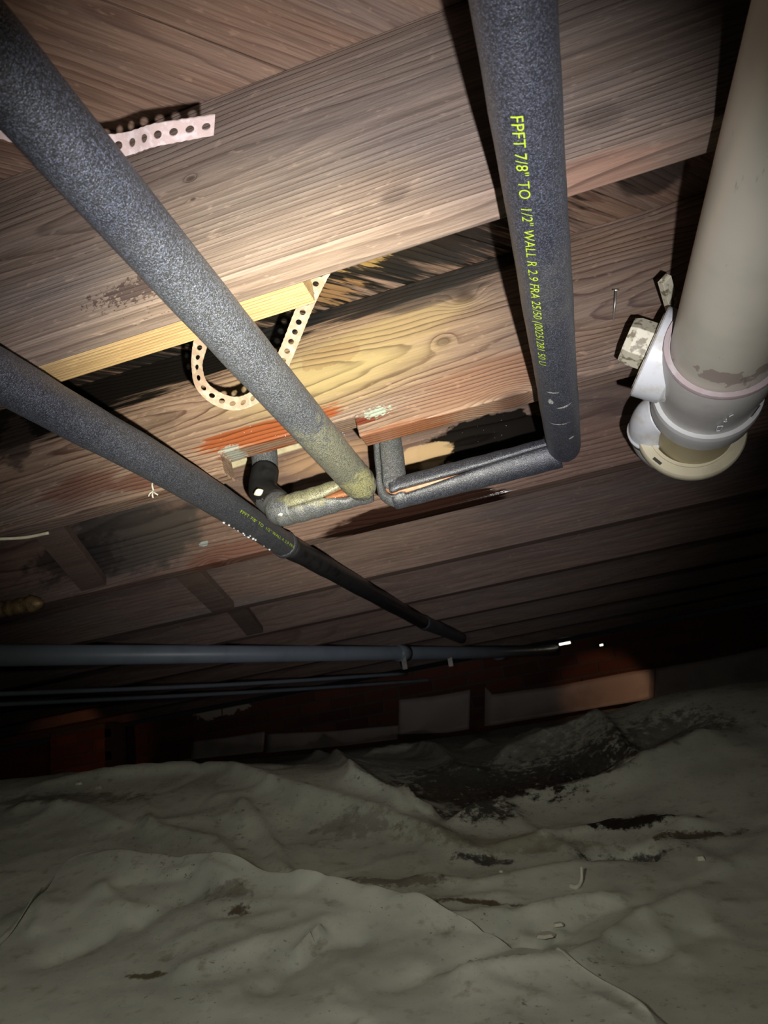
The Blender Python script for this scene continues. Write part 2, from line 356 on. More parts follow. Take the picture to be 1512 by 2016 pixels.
XA, XB = -4.2, 2.2
notch_x0, notch_x1 = at(433, 887, 1, jy(2))[0], at(702, 850, 1, jy(2))[0]
notch_z = at(470, 882, 1, jy(2))[2]
JL = ['pale grey-brown joist nearest the camera, with dense wavy grain and small knots',
      'water-damaged joist with black mould, fresh wood with torch yellow painted in and a notch around the elbow pipes',
      'third joist from the camera, grey bark at left and a wet stain at centre',
      'fourth joist from the camera, dusty brown, crossed by the left black pipe',
      'fifth joist from the camera, dim brown, above the thin diagonal drain pipe at left',
      'sixth joist from the camera, nearly dark', 'seventh joist from the camera, nearly dark', 'eighth joist from the camera, almost black', 'ninth joist, last one before the brick wall']
joists = []
for n in range(1, 10):
    y0 = jy(n)
    if n == 2:
        out = [(XA, HB), (notch_x0 + .004, HB), (notch_x0, notch_z), (notch_x1, notch_z), (notch_x1 + .003, HB), (XB, HB), (XB, HT), (XA, HT)]
        v = [(x, y0, z) for x, z in out] + [(x, y0 + TH, z) for x, z in out]; k = len(out)
        f = [tuple(range(k)), tuple(range(2 * k - 1, k - 1, -1))] + [(i, i + k, (i + 1) % k + k, (i + 1) % k) for i in range(k)]
        f = [q[::-1] for q in f]
    else: v, f = box(XA, XB, y0, y0 + TH, HB, HT)
    jo = mesh('floor_joist', v, f, M['j1'] if n == 1 else M['j2'] if n == 2 else M['j3'] if n == 3 else M['jx'], loc=((XA + XB) / 2, y0, HB), bevel=.0022,
         label=JL[n - 1], cat='joist', group='floor joists across the crawl space'); joists.append(jo)
# a second, fresh board nailed to the back of the first joist
sx1 = at(597, 570, 1, jy(1) + TH)[0]
v, f = box(XA, sx1, jy(1) + TH + .0005, jy(1) + TH + .0385, HB + .002, HT - .004)
mesh('sister_board', v, f, M['sis'], loc=((XA + sx1) / 2, jy(1) + TH, HB), bevel=.0015, label='pale yellow new board doubled against the back of the nearest joist', cat='board')

ceil = empty('ceiling', (0, 1.9, HT), kind='structure', label='diagonal board subfloor above the joists')
for k in range(-34, 24):
    b0 = -.469 + k * .14 + .0012; b1 = b0 + .14 - .0024; pts = []
    # strip b0<(x-y)/sqrt2<b1 clipped to the room by clipping the two long edges
    def seg(b):
        q = b * math.sqrt(2)                      # x - y = q
        ya = max(-.6, XA - q); yb = min(4.15, XB - q)
        return (ya, yb) if yb > ya + .02 else None
    s0, s1 = seg(b0), seg(b1)
    if not s0 or not s1: continue
    q0, q1 = b0 * math.sqrt(2), b1 * math.sqrt(2); z = HT + random.uniform(0, .0015)
    poly = [(s0[0] + q0, s0[0]), (s0[1] + q0, s0[1]), (s1[1] + q1, s1[1]), (s1[0] + q1, s1[0])]
    v = [(x, y, z) for x, y in poly] + [(x, y, z + .019) for x, y in poly]
    mesh('plank', v, [(0, 1, 2, 3), (7, 6, 5, 4), (0, 4, 5, 1), (1, 5, 6, 2), (2, 6, 7, 3), (3, 7, 4, 0)], M['sub'], ceil, bevel=.001)
# a foil/black backing above the boards so that no outside light comes through
# far brick foundation wall
M['mortar'] = plain('mortar_grey', (.10, .08, .065), .9, sc=30)
t = NT('brick_red'); oi = t.t.nodes.new('ShaderNodeObjectInfo').outputs['Random']
c_ = t.mix(oi, (.09, .03, .02), (.17, .055, .03)); c_ = t.mix(t.ss(t.noise(t.pos, 9, 4, .6), .55, .75), c_, (.07, .04, .03))
mk = t.blob('xz', tuple(at(420, 1395, 1, 3.9)[[0, 2]]), (.22, .05), .2, .9, t.noise(t.pos, 14, 3, .6)); c_ = t.mix(mk, c_, (.55, .47, .38))
t.bump(t.noise(t.pos, 120, 3, .6), .5, .002); M['brick'] = t.fin(c_, .9)
WY = 3.96
wall = empty('wall_back', (-1, WY, .2), kind='structure', label='dark red brick foundation wall at the far end')
v, f = box(XA, XB, WY + .008, WY + .11, -.3, HB - .003)
mesh('mortar', v, f, M['mortar'], wall)
bm_brick = None
for row in range(7):
    for k in range(31):
        x = -4.15 + k * .2 + (.1 if row % 2 else 0); z = .005 + row * .0655
        if x > 1.9: continue
        if bm_brick is None:
            v, f = box(-.0945, .0945, -.0, .05, -.0275, .0275); o = mesh('brick', np.array(v), f, M['brick'], wall, loc=(0, 0, 0), bevel=.003); bm_brick = o.data
            o.location = Vector((x, WY + random.uniform(-.003, .002), z + .03)) - world_loc(wall)
        else:
            o = bpy.data.objects.new('brick', bm_brick); put(o, wall, Vector((x, WY + random.uniform(-.003, .002), z + .03)))
PZ = .19                                  # ground level at the pier
# brick pier at the left, standing in front of the wall
pier = empty('brick_pier', (at(150, 1490, 1, 3.6)[0], 3.6, 0), 'low brick pier at the far left, glowing dull red', 'pier')
px = at(98, 1490, 1, 3.6)[0]; px2 = at(208, 1490, 1, 3.6)[0]
v, f = box(px + .004, px2 - .004, 3.604, 3.80, PZ, HB - .004); mesh('mortar', v, f, M['mortar'], pier)
pw = px2 - px
for row in range(7):
    z0 = PZ + .003 + row * .0625
    if z0 + .053 > HB - .002: break
    cuts = [0, .5, 1] if row % 2 else [0, .28, .78, 1]
    for a, b in zip(cuts[:-1], cuts[1:]):
        v, f = box(px + a * pw + .004, px + b * pw - .004, 3.596, 3.66, z0, z0 + .053); mesh('brick', v, f, M['brick'], pier, bevel=.003)

# ------------------------------------------------------------------ the ground and the crumpled plastic on it
ctrl = [(0, 2016, 0.56), (400, 2016, 0.572), (800, 2016, 0.572), (1200, 2016, 0.572), (1512, 2016, 0.572), (0, 1850, 0.7), (400, 1850, 0.7), (800, 1850, 0.72), (1200, 1850, 0.72), (1512, 1850, 0.72),
        (0, 1720, 0.84), (400, 1730, 0.82), (800, 1745, 0.82), (1200, 1745, 0.83), (1512, 1740, 0.84), (0, 1620, 1), (300, 1605, 1.02), (600, 1625, 1), (880, 1690, 0.911), (1200, 1665, 0.947), (1450, 1600, 1),
        (-200, 1560, 1.2), (0, 1537, 1.2), (150, 1520, 1.23), (300, 1512, 1.24), (450, 1512, 1.23), (600, 1502, 1.24), (720, 1525, 1.12), (820, 1570, 1.2), (950, 1605, 1.12), (1100, 1575, 1.16), (1300, 1495, 1.2), (1500, 1440, 1.24), (1700, 1400, 1.24),
        (-200, 1600, 1.6), (0, 1575, 1.6), (300, 1550, 1.6), (600, 1530, 1.6), (720, 1492, 1.5), (850, 1500, 1.5), (960, 1520, 1.35), (1100, 1490, 1.4), (1250, 1385, 1.5), (1400, 1352, 1.5), (1512, 1348, 1.5), (1700, 1320, 1.5),
        (820, 1462, 2.1), (950, 1468, 2.1), (1080, 1462, 2.0), (1250, 1420, 2.3), (1500, 1390, 2.3), (300, 1545, 2.4), (-200, 1610, 2.4), (600, 1500, 3.0), (900, 1452, 3.0), (1150, 1432, 3.0),
        (-200, 1600, 3.9), (200, 1530, 3.9), (600, 1484, 3.9), (900, 1448, 3.9), (1200, 1398, 3.9), (1512, 1350, 3.9)]
cp = np.array([at(u, v, 1, Y) for u, v, Y in ctrl])
cp = np.vstack([cp, [(-.5, .1, -.17), (0, .1, -.20), (.5, .1, -.22), (1.2, .6, -.18), (-1.6, .5, -.05), (1.5, 1.6, .05), (.9, 1.0, -.03), (-2.2, 1.6, .08), (-3.5, 3.9, .1), (2, 3.9, .02)]])
def wc(X, Y): return np.stack([X / (Y + .25), np.log(Y + .25) * 1.3], -1)
def tps(r): return np.where(r > 0, r * r * np.log(r + 1e-12), 0)
cw = wc(cp[:, 0], cp[:, 1]); n_ = len(cw); K_ = tps(np.linalg.norm(cw[:, None] - cw[None], axis=2)) + np.eye(n_) * 2e-3
Pm = np.c_[np.ones(n_), cw]; Am = np.block([[K_, Pm], [Pm.T, np.zeros((3, 3))]]); sol = np.linalg.solve(Am, np.r_[cp[:, 2], 0, 0, 0])
def base_z(X, Y):
    q = wc(X, Y); sh = q.shape[:-1]; q = q.reshape(-1, 2); out = np.empty(len(q))
    for i in range(0, len(q), 20000):
        c = q[i:i + 20000]; out[i:i + 20000] = tps(np.linalg.norm(c[:, None] - cw[None], axis=2)) @ sol[:n_] + sol[n_] + c @ sol[n_ + 1:]
    return out.reshape(sh)
def ground(u, v):
    """where the ray through (u,v) meets the base surface"""
    d = R.T @ np.array([(u - PX) / F, (v - PY) / F, 1.0]); d = d / d[1]
    ys = np.linspace(.25, 3.9, 240); z = base_z(d[0] * ys, ys); k = np.where(d[2] * ys < z)[0]
    y = ys[k[0]] if len(k) else 1.1
    return d[0] * y, y
# folds: (pixels of the crest, height, width on the far side, width on the near side)
FO = [([(0, 1562), (186, 1533), (352, 1522), (452, 1520), (528, 1560), (583, 1580), (754, 1630), (860, 1665), (950, 1715)], .012, .05, .018),
      ([(135, 1711), (311, 1721), (452, 1741), (528, 1766), (754, 1806), (900, 1830)], .008, .012, .05),
      ([(0, 1932), (175, 1867), (262, 1832), (370, 1790), (430, 1750)], -.007, .03, .03),
      ([(276, 1560), (300, 1640), (427, 1664), (477, 1715), (540, 1760)], .007, .012, .03),
      ([(460, 1570), (520, 1640), (560, 1700), (590, 1745)], .006, .010, .018), ([(530, 1690), (560, 1730), (600, 1760)], .005, .006, .010),
      ([(861, 1650), (960, 1618), (1062, 1588), (1234, 1547), (1355, 1485), (1460, 1430)], .016, .012, .06),
      ([(921, 1684), (1100, 1655), (1254, 1628), (1455, 1632)], .006, .02, .02), ([(1130, 1700), (1240, 1690), (1310, 1686)], -.012, .02, .015),
      ([(750, 1755), (850, 1740), (950, 1745), (1100, 1720), (1300, 1700)], .005, .012, .02),
      ([(851, 1950), (1000, 1935), (1103, 1915), (1254, 1823), (1455, 1732)], .007, .014, .03),
      ([(700, 1990), (900, 1900), (1050, 1850), (1180, 1800), (1300, 1770)], -.005, .02, .02),
      ([(750, 1822), (920, 1826), (1030, 1812), (1150, 1785), (1260, 1762)], .006, .01, .02),
      ([(576, 1915), (620, 1885), (645, 1860)], .007, .008, .006), ([(300, 1960), (450, 1900), (560, 1880), (700, 1830)], .005, .03, .02),
      ([(500, 1990), (560, 1930), (640, 1880), (760, 1860)], -.004, .02, .02), ([(430, 1610), (490, 1640), (470, 1590)], .004, .01, .01),
      ([(600, 1494), (640, 1500), (700, 1550), (770, 1600), (830, 1640)], .014, .03, .02),
      ([(780, 1580), (830, 1618), (870, 1622)], .010, .010, .012), ([(960, 1510), (1050, 1470), (1180, 1420), (1260, 1375)], .014, .02, .05),
      ([(820, 1475), (900, 1520), (960, 1535)], .010, .02, .02), ([(1380, 1400), (1300, 1440), (1200, 1500), (1100, 1545)], -.012, .03, .03),
      ([(185, 1752), (230, 1790), (262, 1815), (225, 1860)], .004, .010, .018), ([(60, 1860), (80, 1810), (85, 1780)], .004, .012, .012),
      ([(1010, 1845), (1060, 1830), (1120, 1828)], .004, .006, .01), ([(0, 1610), (90, 1585), (180, 1600), (260, 1640)], .006, .02, .02),
      ([(900, 1480), (1000, 1462), (1100, 1470)], .012, .03, .04), ([(700, 1496), (820, 1478), (900, 1500)], .012, .03, .03)]
foldsXY = [(np.array([ground(u, v) for u, v in p]), a, wf * .75, wn * .75) for p, a, wf, wn in FO]
fr_ = random.Random(11)
for k in range(70):                                  # small random creases all over the sheet
    u, v = fr_.uniform(-80, 1600), 1530 + 480 * fr_.random() ** .9; L_ = fr_.uniform(140, 420); an = fr_.choice([fr_.uniform(-.7, .1), fr_.uniform(-.5, .2), fr_.uniform(.2, 1.1)]); cu_ = fr_.uniform(-.6, .6)
    pts = []
    for q in range(4):
        pts.append(ground(u, v)); u += math.cos(an) * L_ / 3; v = max(v + math.sin(an) * L_ / 3 * .6, 1500); an += cu_ / 3
    sz = pts[0][1]; foldsXY.append((np.array(pts), fr_.uniform(.001, .0032) * (1 if fr_.random() < .75 else -1) * sz, fr_.uniform(.003, .008) * (.5 + sz), fr_.uniform(.006, .026) * (.5 + sz)))
PH = rng.random((16, 4)) * 6.28
def wrinkle(X, Y):
    z = np.zeros_like(X); amp = np.clip(Y * .006, .001, .010)
    wx = X + .05 * np.sin(Y * 9 + 1) + .03 * np.sin(X * 21 + Y * 13); wy = Y + .05 * np.sin(X * 8 + 2)
    for i in range(9):
        a = PH[i, 0] * .5 - .9; k = (6 + 5 * i); s = np.sin((wx * np.cos(a) + wy * np.sin(a)) * k + PH[i, 1] + 1.6 * np.sin((wx * np.sin(a) - wy * np.cos(a)) * k * .33 + PH[i, 2]))
        z += (1 - np.sqrt(np.abs(s))) * amp / (1 + i * .9) * .55
    return z
def surf(X, Y):
    z = base_z(X, Y) + wrinkle(X, Y) - .004
    Xa, Ya, Za = X, Y, z
    for Pl, a, wf, wn in foldsXY:
        mg = max(wf, wn) * 5; msk = (Xa > Pl[:, 0].min() - mg) & (Xa < Pl[:, 0].max() + mg) & (Ya > Pl[:, 1].min() - mg) & (Ya < Pl[:, 1].max() + mg)
        if not msk.any(): continue
        X, Y = Xa[msk], Ya[msk]; z = np.zeros(X.shape)
        best = np.full(X.shape, 1e9); sg = np.zeros(X.shape); en = np.zeros(X.shape); L = len(Pl) - 1
        for i in range(L):
            p, q = Pl[i], Pl[i + 1]; d = q - p; l2 = d @ d
            tt = np.clip(((X - p[0]) * d[0] + (Y - p[1]) * d[1]) / l2, 0, 1); ex = X - p[0] - tt * d[0]; ey = Y - p[1] - tt * d[1]
            dd = np.hypot(ex, ey); m = dd < best; best = np.where(m, dd, best); sg = np.where(m, np.sign(ex * -d[1] * np.sign(d[0] + 1e-9) + ey * d[0] * np.sign(d[0] + 1e-9)), sg); en = np.where(m, (i + tt) / L, en)
        wd = np.where(sg > 0, wf, wn); e = np.clip(np.minimum(en, 1 - en) * 6, 0, 1); e = e * e * (3 - 2 * e)
        z += a * 1.9 * e * (np.exp(-np.sqrt((best / wd) ** 2 + .01)) - math.exp(-5)).clip(0); Za[msk] += z
    return Za
ys = np.exp(np.linspace(math.log(.12), math.log(WY - .004), 460)); ss_ = np.linspace(-1, 1, 560)
Yg = np.repeat(ys[:, None], 560, 1); Xg = ss_[None] * (1.0 + Yg * .62) - .12 - .18 * Yg
Zg = surf(Xg, Yg)
V = np.stack([Xg, Yg, Zg], -1).reshape(-1, 3); idx = np.arange(460 * 560).reshape(460, 560)
Fq = np.stack([idx[:-1, :-1], idx[:-1, 1:], idx[1:, 1:], idx[1:, :-1]], -1).reshape(-1, 4)
def gb(u, v): return tuple(float(q) for q in ground(u, v))
def plastic_mat(name, base=(.42, .42, .36), extra=()):
    t = NT(name)
    n1 = t.noise(t.pos, 7, 4, .6); n2 = t.noise(t.pos, 42, 5, .65); n3 = t.noise(t.scl(75, 55, 75), 1, 6, .72); n4 = t.noise(t.pos, 330, 2, .5)
    col = t.mix(t.ss(n1, .4, .7), base, tuple(c * .72 for c in base)); col = t.mix(t.ss(n2, .54, .74, 0, .6), col, (.17, .14, .085))
    col = t.mix(t.ss(t.noise(t.pos, 120, 4, .7), .62, .68, 0, .8), col, t.mix(t.ss(t.noise(t.pos, 3.5, 3, .6), .45, .6), col, (.05, .037, .02)))
    col = t.mix(t.ss(n4, .70, .76, 0, .7), col, (.04, .03, .02))
    for (u, v, rx, ry, c, amt, n) in extra:
        D = t.blob('xy', gb(u, v), (rx * 1.35, ry * 1.35), 1.0, n * .35, n2); mk = t.f('MULTIPLY', t.ss(t.f('ADD', t.f('MULTIPLY', D, .62), t.f('MULTIPLY', n3, 1.25)), .92, 1.16), amt); col = t.mix(mk, col, c)
    t.bump(t.f('ADD', t.noise(t.pos, 16, 3, .5), t.f('MULTIPLY', n2, .2)), .22, .006)
    return t.fin(col, t.ss(n2, .35, .7, .26, .52), 0, .5)
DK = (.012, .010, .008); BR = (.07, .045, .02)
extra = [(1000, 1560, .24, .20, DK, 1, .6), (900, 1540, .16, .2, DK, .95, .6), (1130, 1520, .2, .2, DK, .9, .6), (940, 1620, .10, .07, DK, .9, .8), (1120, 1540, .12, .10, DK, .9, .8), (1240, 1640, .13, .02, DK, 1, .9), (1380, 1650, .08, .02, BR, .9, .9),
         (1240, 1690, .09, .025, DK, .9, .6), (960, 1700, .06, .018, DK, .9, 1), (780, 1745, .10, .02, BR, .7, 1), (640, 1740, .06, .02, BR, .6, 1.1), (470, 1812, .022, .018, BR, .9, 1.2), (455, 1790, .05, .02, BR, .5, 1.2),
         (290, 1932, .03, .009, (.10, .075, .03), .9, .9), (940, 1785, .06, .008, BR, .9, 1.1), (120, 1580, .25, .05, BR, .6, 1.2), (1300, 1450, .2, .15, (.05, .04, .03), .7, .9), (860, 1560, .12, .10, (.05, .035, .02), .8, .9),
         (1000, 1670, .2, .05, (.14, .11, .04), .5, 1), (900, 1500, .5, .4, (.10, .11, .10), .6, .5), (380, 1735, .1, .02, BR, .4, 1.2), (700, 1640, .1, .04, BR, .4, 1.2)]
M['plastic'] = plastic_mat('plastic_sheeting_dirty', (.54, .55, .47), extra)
M['plastic2'] = plastic_mat('plastic_sheeting_cleaner', (.56, .57, .50), [e for e in extra if e[1] > 1780])
me = bpy.data.meshes.new('ground_cover'); me.from_pydata(V.tolist(), [], Fq.tolist()); me.update(); me.polygons.foreach_set('use_smooth', [True] * len(me.polygons)); me.materials.append(M['plastic'])
g = bpy.data.objects.new('plastic_sheet', me); COL.objects.link(g)
tag(g, 'crumpled dirty off-white plastic sheet covering the whole crawl space ground', 'plastic sheet')
# bare soil below it
M['soil'] = plain('soil_brown', (.06, .045, .03), .95, sc=20, bump=.6, bd=.004)
Zs = Zg[::10, ::10] - .03; Xs, Ys = Xg[::10, ::10], Yg[::10, ::10]; r_, c_n = Zs.shape; ids = np.arange(r_ * c_n).reshape(r_, c_n)
mesh('floor', np.stack([Xs, Ys, Zs], -1).reshape(-1, 3), np.stack([ids[:-1, :-1], ids[:-1, 1:], ids[1:, 1:], ids[1:, :-1]], -1).reshape(-1, 4), M['soil'], kind='structure', label='soil under the plastic')
# second sheet lapping over the first at the near left
edge = smoothpath([np.array(ground(u, v)) for u, v in [(-120, 2060), (-30, 1920), (30, 1850), (80, 1790), (135, 1711), (220, 1715), (311, 1721), (452, 1741), (528, 1766), (640, 1782), (754, 1800), (900, 1830), (1050, 1880), (1250, 1990), (1330, 2100)]], 14)
nE = len(edge); nt = 70; low = np.stack([np.linspace(-.75, .25, nE), np.full(nE, .22)], -1); T_ = (np.linspace(0, 1, nt) ** 1.6)
E2 = edge[:, None] * (1 - T_)[None, :, None] + low[:, None] * T_[None, :, None]
X2, Y2 = E2[..., 0], E2[..., 1]; lift = .0035 + .006 * np.exp(-T_[None] * 14) * (1 + .6 * np.sin(np.arange(nE) * .21))[:, None]
fade = np.clip((nE - 1 - np.arange(nE)) / (nE * .35), 0, 1)[:, None]
Z2 = surf(X2, Y2) + lift * (.5 + .5 * fade) + .002
V2 = np.stack([X2, Y2, Z2], -1).reshape(-1, 3); id2 = np.arange(nE * nt).reshape(nE, nt)
o = mesh('plastic_sheet', V2, np.stack([id2[:-1, :-1], id2[1:, :-1], id2[1:, 1:], id2[:-1, 1:]], -1).reshape(-1, 4)[:, ::-1], M['plastic2'], smooth=True,
     label='cleaner plastic sheet lapped over the big one at the lower left', cat='plastic sheet')
sd = o.modifiers.new('thick', 'SOLIDIFY'); sd.thickness = .0006; sd.offset = 1

# plastic skirting on the far wall
M['skirt'] = plain('plastic_skirting', (.50, .41, .38), .42, var=.25, sc=6, bump=.25, bd=.004)
def skirt(top, bot, Y, label):
    n = 24; u0, u1 = top[0][0], top[-1][0]; us = np.linspace(u0, u1, n)
    T_ = [at(u, np.interp(u, [p[0] for p in top], [p[1] for p in top]), 1, Y) for u in us]
    B_ = [at(u, np.interp(u, [p[0] for p in bot], [p[1] for p in bot]), 1, Y) for u in us]
    V = []; m = 9
    for i, (a, b) in enumerate(zip(T_, B_)):
        b = b.copy(); b[2] = min(max(b[2], float(base_z(np.array([b[0]]), np.array([Y]))[0]) + .02), a[2] - .03)
        for k in range(m):
            s = k / (m - 1); p = a * (1 - s) + b * s; p[1] = Y - .006 - .006 * math.sin(i * .33 + s * 2) * s - .02 * s * s; V.append(p)
    f = [(i * m + k, i * m + k + 1, (i + 1) * m + k + 1, (i + 1) * m + k) for i in range(n - 1) for k in range(m - 1)]
    o = mesh('plastic_skirting', V, f, M['skirt'], smooth=True, label=label, cat='plastic sheet', group='plastic strips along the foot of the far wall')
    s = o.modifiers.new('thick', 'SOLIDIFY'); s.thickness = .001
skirt([(250, 1520), (380, 1492)], [(250, 1530), (380, 1512)], 3.90, 'lowest short plastic strip at the foot of the wall, furthest left')
skirt([(380, 1460), (450, 1452), (522, 1440)], [(380, 1495), (522, 1480)], 3.92, 'small slanted plastic strip on the brick wall left of centre')
skirt([(527, 1445), (650, 1440), (785, 1428)], [(527, 1482), (785, 1458)], 3.93, 'low wide plastic strip in the middle of the brick wall')
skirt([(786, 1378), (860, 1370), (926, 1358)], [(786, 1446), (940, 1440)], 3.93, 'tall squarish plastic strip left of the dark gap in the wall')
skirt([(955, 1352), (965, 1368), (1100, 1350), (1240, 1323), (1290, 1316)], [(955, 1430), (1290, 1390)], 3.92, 'warm-lit plastic strip on the far wall right of centre')
skirt([(1291, 1316), (1400, 1298), (1530, 1270)], [(1291, 1390), (1530, 1350)], 3.93, 'dark plastic strip at the right end of the far wall')

# gaps in the rim that let daylight through
me_ = bpy.data.materials.new('daylight_glow'); me_.use_nodes = True; nt_ = me_.node_tree; nt_.nodes.clear()
e_ = nt_.nodes.new('ShaderNodeEmission'); e_.inputs[0].default_value = (1, .88, .70, 1); e_.inputs[1].default_value = 3; oo_ = nt_.nodes.new('ShaderNodeOutputMaterial'); nt_.links.new(e_.outputs[0], oo_.inputs[0])
M['dkm'] = plain('vent_metal_dark', (.03, .028, .026), .6, .5)
def vent(u, v, w, h, lab):
    c = at(u, v, 1, 3.948); r = empty('daylight_gap', c, lab, 'vent', 'bright gaps above the far wall')
    a, b = w / 2, h / 2
    fr = join([box(c[0] - a - .02, c[0] + a + .02, 3.938, 3.957, c[2] + b, c[2] + b + .008), box(c[0] - a - .02, c[0] + a + .02, 3.938, 3.957, c[2] - b - .008, c[2] - b),
               box(c[0] - a - .02, c[0] - a, 3.938, 3.957, c[2] - b, c[2] + b), box(c[0] + a, c[0] + a + .02, 3.938, 3.957, c[2] - b, c[2] + b)])
    mesh('frame', *fr, M['dkm'], r); mesh('opening', *box(c[0] - a, c[0] + a, 3.952, 3.957, c[2] - b, c[2] + b), me_, r)
vent(1112, 1267, .060, .013, 'long bright slit of daylight under the far joists'); vent(1184, 1270, .018, .010, 'small bright spot of daylight right of the long slit')

# ------------------------------------------------------------------ pipes in black foam sleeves
RO, RI, RC = .0238, .0125, .0111
M['copper'] = plain('copper_tube', (.55, .24, .12), .35, .9, c2=(.30, .14, .08), sc=60)
M['foam'] = foam('foam_black', spark=.17)
M['foam_r'] = foam('foam_black_right', spark=.17, blobs=[('xy', tuple(at(u, v, 2, .362)[:2]), (a, b), (.5, .5, .45), .8) for u, v, a, b in ((1090, 775, .010, .002), (1112, 800, .009, .0025), (1100, 836, .012, .002), (1125, 862, .004, .003), (1085, 795, .003, .008), (965, 330, .002, .012))])
M['foam_m'] = foam('foam_black_dusty_lit_end', (.026, .028, .028), blobs=[('yz', (.80, .37), (.14, .04), (.26, .25, .12), .4), ('yz', (.89, .37), (.05, .03), (.38, .36, .15), .65)], spark=.36)  # dust, plus the torch's yellow painted onto the lower end
M['foam_d'] = foam('foam_dirty', (.045, .046, .038), blobs=[('xz', (-.30, .40), (.08, .03), (.30, .28, .12), .6)], spark=.36)
M['tape'] = plain('black_tape', (.016, .016, .017), .38, var=.5, bump=.15)
M['ink'] = plain('yellow_green_ink', (.36, .50, .02), .6, bump=0)
M['white_bit'] = plain('white_foam', (.58, .56, .47), .7)
M['copper_dirty'] = plain('copper_dirty', (.38, .17, .09), .6, .15, sc=90, c2=(.32, .26, .18))

def text_on_pipe(s, axis_at, r, ang, start_y, size, mat, parent, name='printed_lettering', length=0):
    cu = bpy.data.curves.new('txt', 'FONT'); cu.body = s; cu.size = size; cu.space_character = 1.05; cu.offset = -size * .006
    tmp = bpy.data.objects.new('txt', cu); COL.objects.link(tmp); dg = bpy.context.evaluated_depsgraph_get(); dg.update()
    me = tmp.evaluated_get(dg).to_mesh(); import bmesh
    b = bmesh.new(); b.from_mesh(me); bmesh.ops.subdivide_edges(b, edges=b.edges, cuts=1); 
    vs = [v.co.copy() for v in b.verts]; fs = [[v.index for v in f.verts] for f in b.faces]; b.free(); tmp.evaluated_get(dg).to_mesh_clear(); bpy.data.objects.remove(tmp)
    out = []; wmax = max(v.x for v in vs)
    for v in vs:
        y = start_y + (v.x * length / wmax if length else v.x); a = ang(y) + (v.y) / r; c = axis_at(y)
        out.append((c[0] + math.cos(a) * (r + .0012), y, c[2] + math.sin(a) * (r + .0012)))
    return mesh(name, out, fs, mat, parent, label='yellow-green lettering printed along the black foam')

# right pipe -------------------------------------------------
RX0, RX1, RZ = .052, .068, .385
def right_axis(y): return np.array([RX0 + (RX1 - RX0) * y / .97, y, RZ])
pr = empty('insulated_pipe', (.066, .97, RZ), 'black foam pipe at right with yellow-green lettering, turning left at its elbow', 'pipe', 'black foam insulated water pipes')
P = np.array([right_axis(y) for y in np.linspace(-.25, .962, 60)]); P = np.vstack([P, [right_axis(.972), right_axis(.982), right_axis(.992)]])
rr = np.r_[np.full(60, RO), RO * .96, RO * .82, RO * .5]; rr[:60] *= 1 + .012 * np.sin(np.arange(60) * .5)
mesh('foam_sleeve', *tube(P, rr, 44, bump=.012, seed=1), M['foam_r'], pr, smooth=True)
Yr = .985
xl = at(775, 978, 1, Yr)[0]
xa = .060
run = lerp_path((xa, Yr, RZ), (xl, Yr, RZ - .002), 40)
gd = ray(930, 920) * -1; gd = gd + np.array([0, .2, .55]); gd -= np.array([gd[0], 0, 0]); gd /= np.linalg.norm(gd)
gdirR = np.array([[0, -.93, .30], [0, -.93, -.40]])
mesh('foam_sleeve', *sleeve(run, RO * 1.02, RI, lambda s: .03 + .22 * max(0, (s - .35) / .65) ** 1.2 * (1 if s < .97 else .6), gdirR, seed=2, bump=.012), M['foam'], pr, smooth=True)
zt = HT - .005
mesh('copper_tube', *tube(np.vstack([lerp_path((xa, Yr, RZ), (xl + .006, Yr, RZ), 20), [(xl, Yr, RZ + .004)], lerp_path((xl, Yr + .012, RZ + .02), (xl, Yr + .03, zt), 12)]), RC, 20), M['copper_dirty'], pr, smooth=True)
bend = smoothpath([(xl + .022, Yr, RZ - .002), (xl + .006, Yr, RZ), (xl - .001, Yr + .003, RZ + .012), (xl, Yr + .01, RZ + .04), (xl, Yr + .03, RZ + .12), (xl, Yr + .04, zt)], 8)
mesh('foam_sleeve', *sleeve(bend, RO * .99, RI, lambda s: .22 if s < .75 else .1, (-.55, -.8, -.1), seed=3, bump=.015), M['foam_d'], pr, smooth=True)
tx = 'FPFT 7/8" TO  1/2" WALL R 2.9 FRA 25/50 (00251281 50 U'
ty0, ty1 = at(1012, 228, 2, .362)[1], at(1075, 722, 2, .362)[1]
def ang_r(y): return -2.10 - .28 * (y - ty0) / (ty1 - ty0)
text_on_pipe(tx, right_axis, RO, ang_r, ty0, .0112, M['ink'], pr, length=ty1 - ty0)

# middle pipe ------------------------------------------------
def mid_axis(y): return np.array([-.216 - .012 * y / .9, y, .385])
pm = empty('insulated_pipe', (-.228, .92, .385), 'grey dusty foam pipe in the middle, lit yellow at its lower end above the notch', 'pipe', 'black foam insulated water pipes')
P = np.array([mid_axis(y) for y in np.r_[np.linspace(-.25, .80, 48), np.linspace(.815, .915, 12)]] + [mid_axis(.926), mid_axis(.936), mid_axis(.943)])
rr = np.r_[np.full(60, RO), RO * .97, RO * .85, RO * .5]
for k, a in ((50, .985), (53, .97), (54, 1.03), (55, .95), (56, 1.04), (57, .93), (58, 1.05), (59, .94)): rr[k] *= a
mesh('foam_sleeve', *tube(P, rr, 44, bump=.012, seed=4), M['foam_m'], pm, smooth=True)
Ym = .945; xm0 = -.222; xm1 = at(545, 992, 1, Ym)[0]
run = lerp_path((xm0, Ym, .388), (xm1, Ym + .004, .385), 36)
mesh('foam_sleeve', *sleeve(run, RO * 1.0, RI, lambda s: .02 + .55 * max(0, 1 - abs(s - .22) / .24), (0, -.97, -.22), seed=5, bump=.02), M['foam_d'], pm, smooth=True)
leg_x = at(520, 895, 1, 1.03)[0]
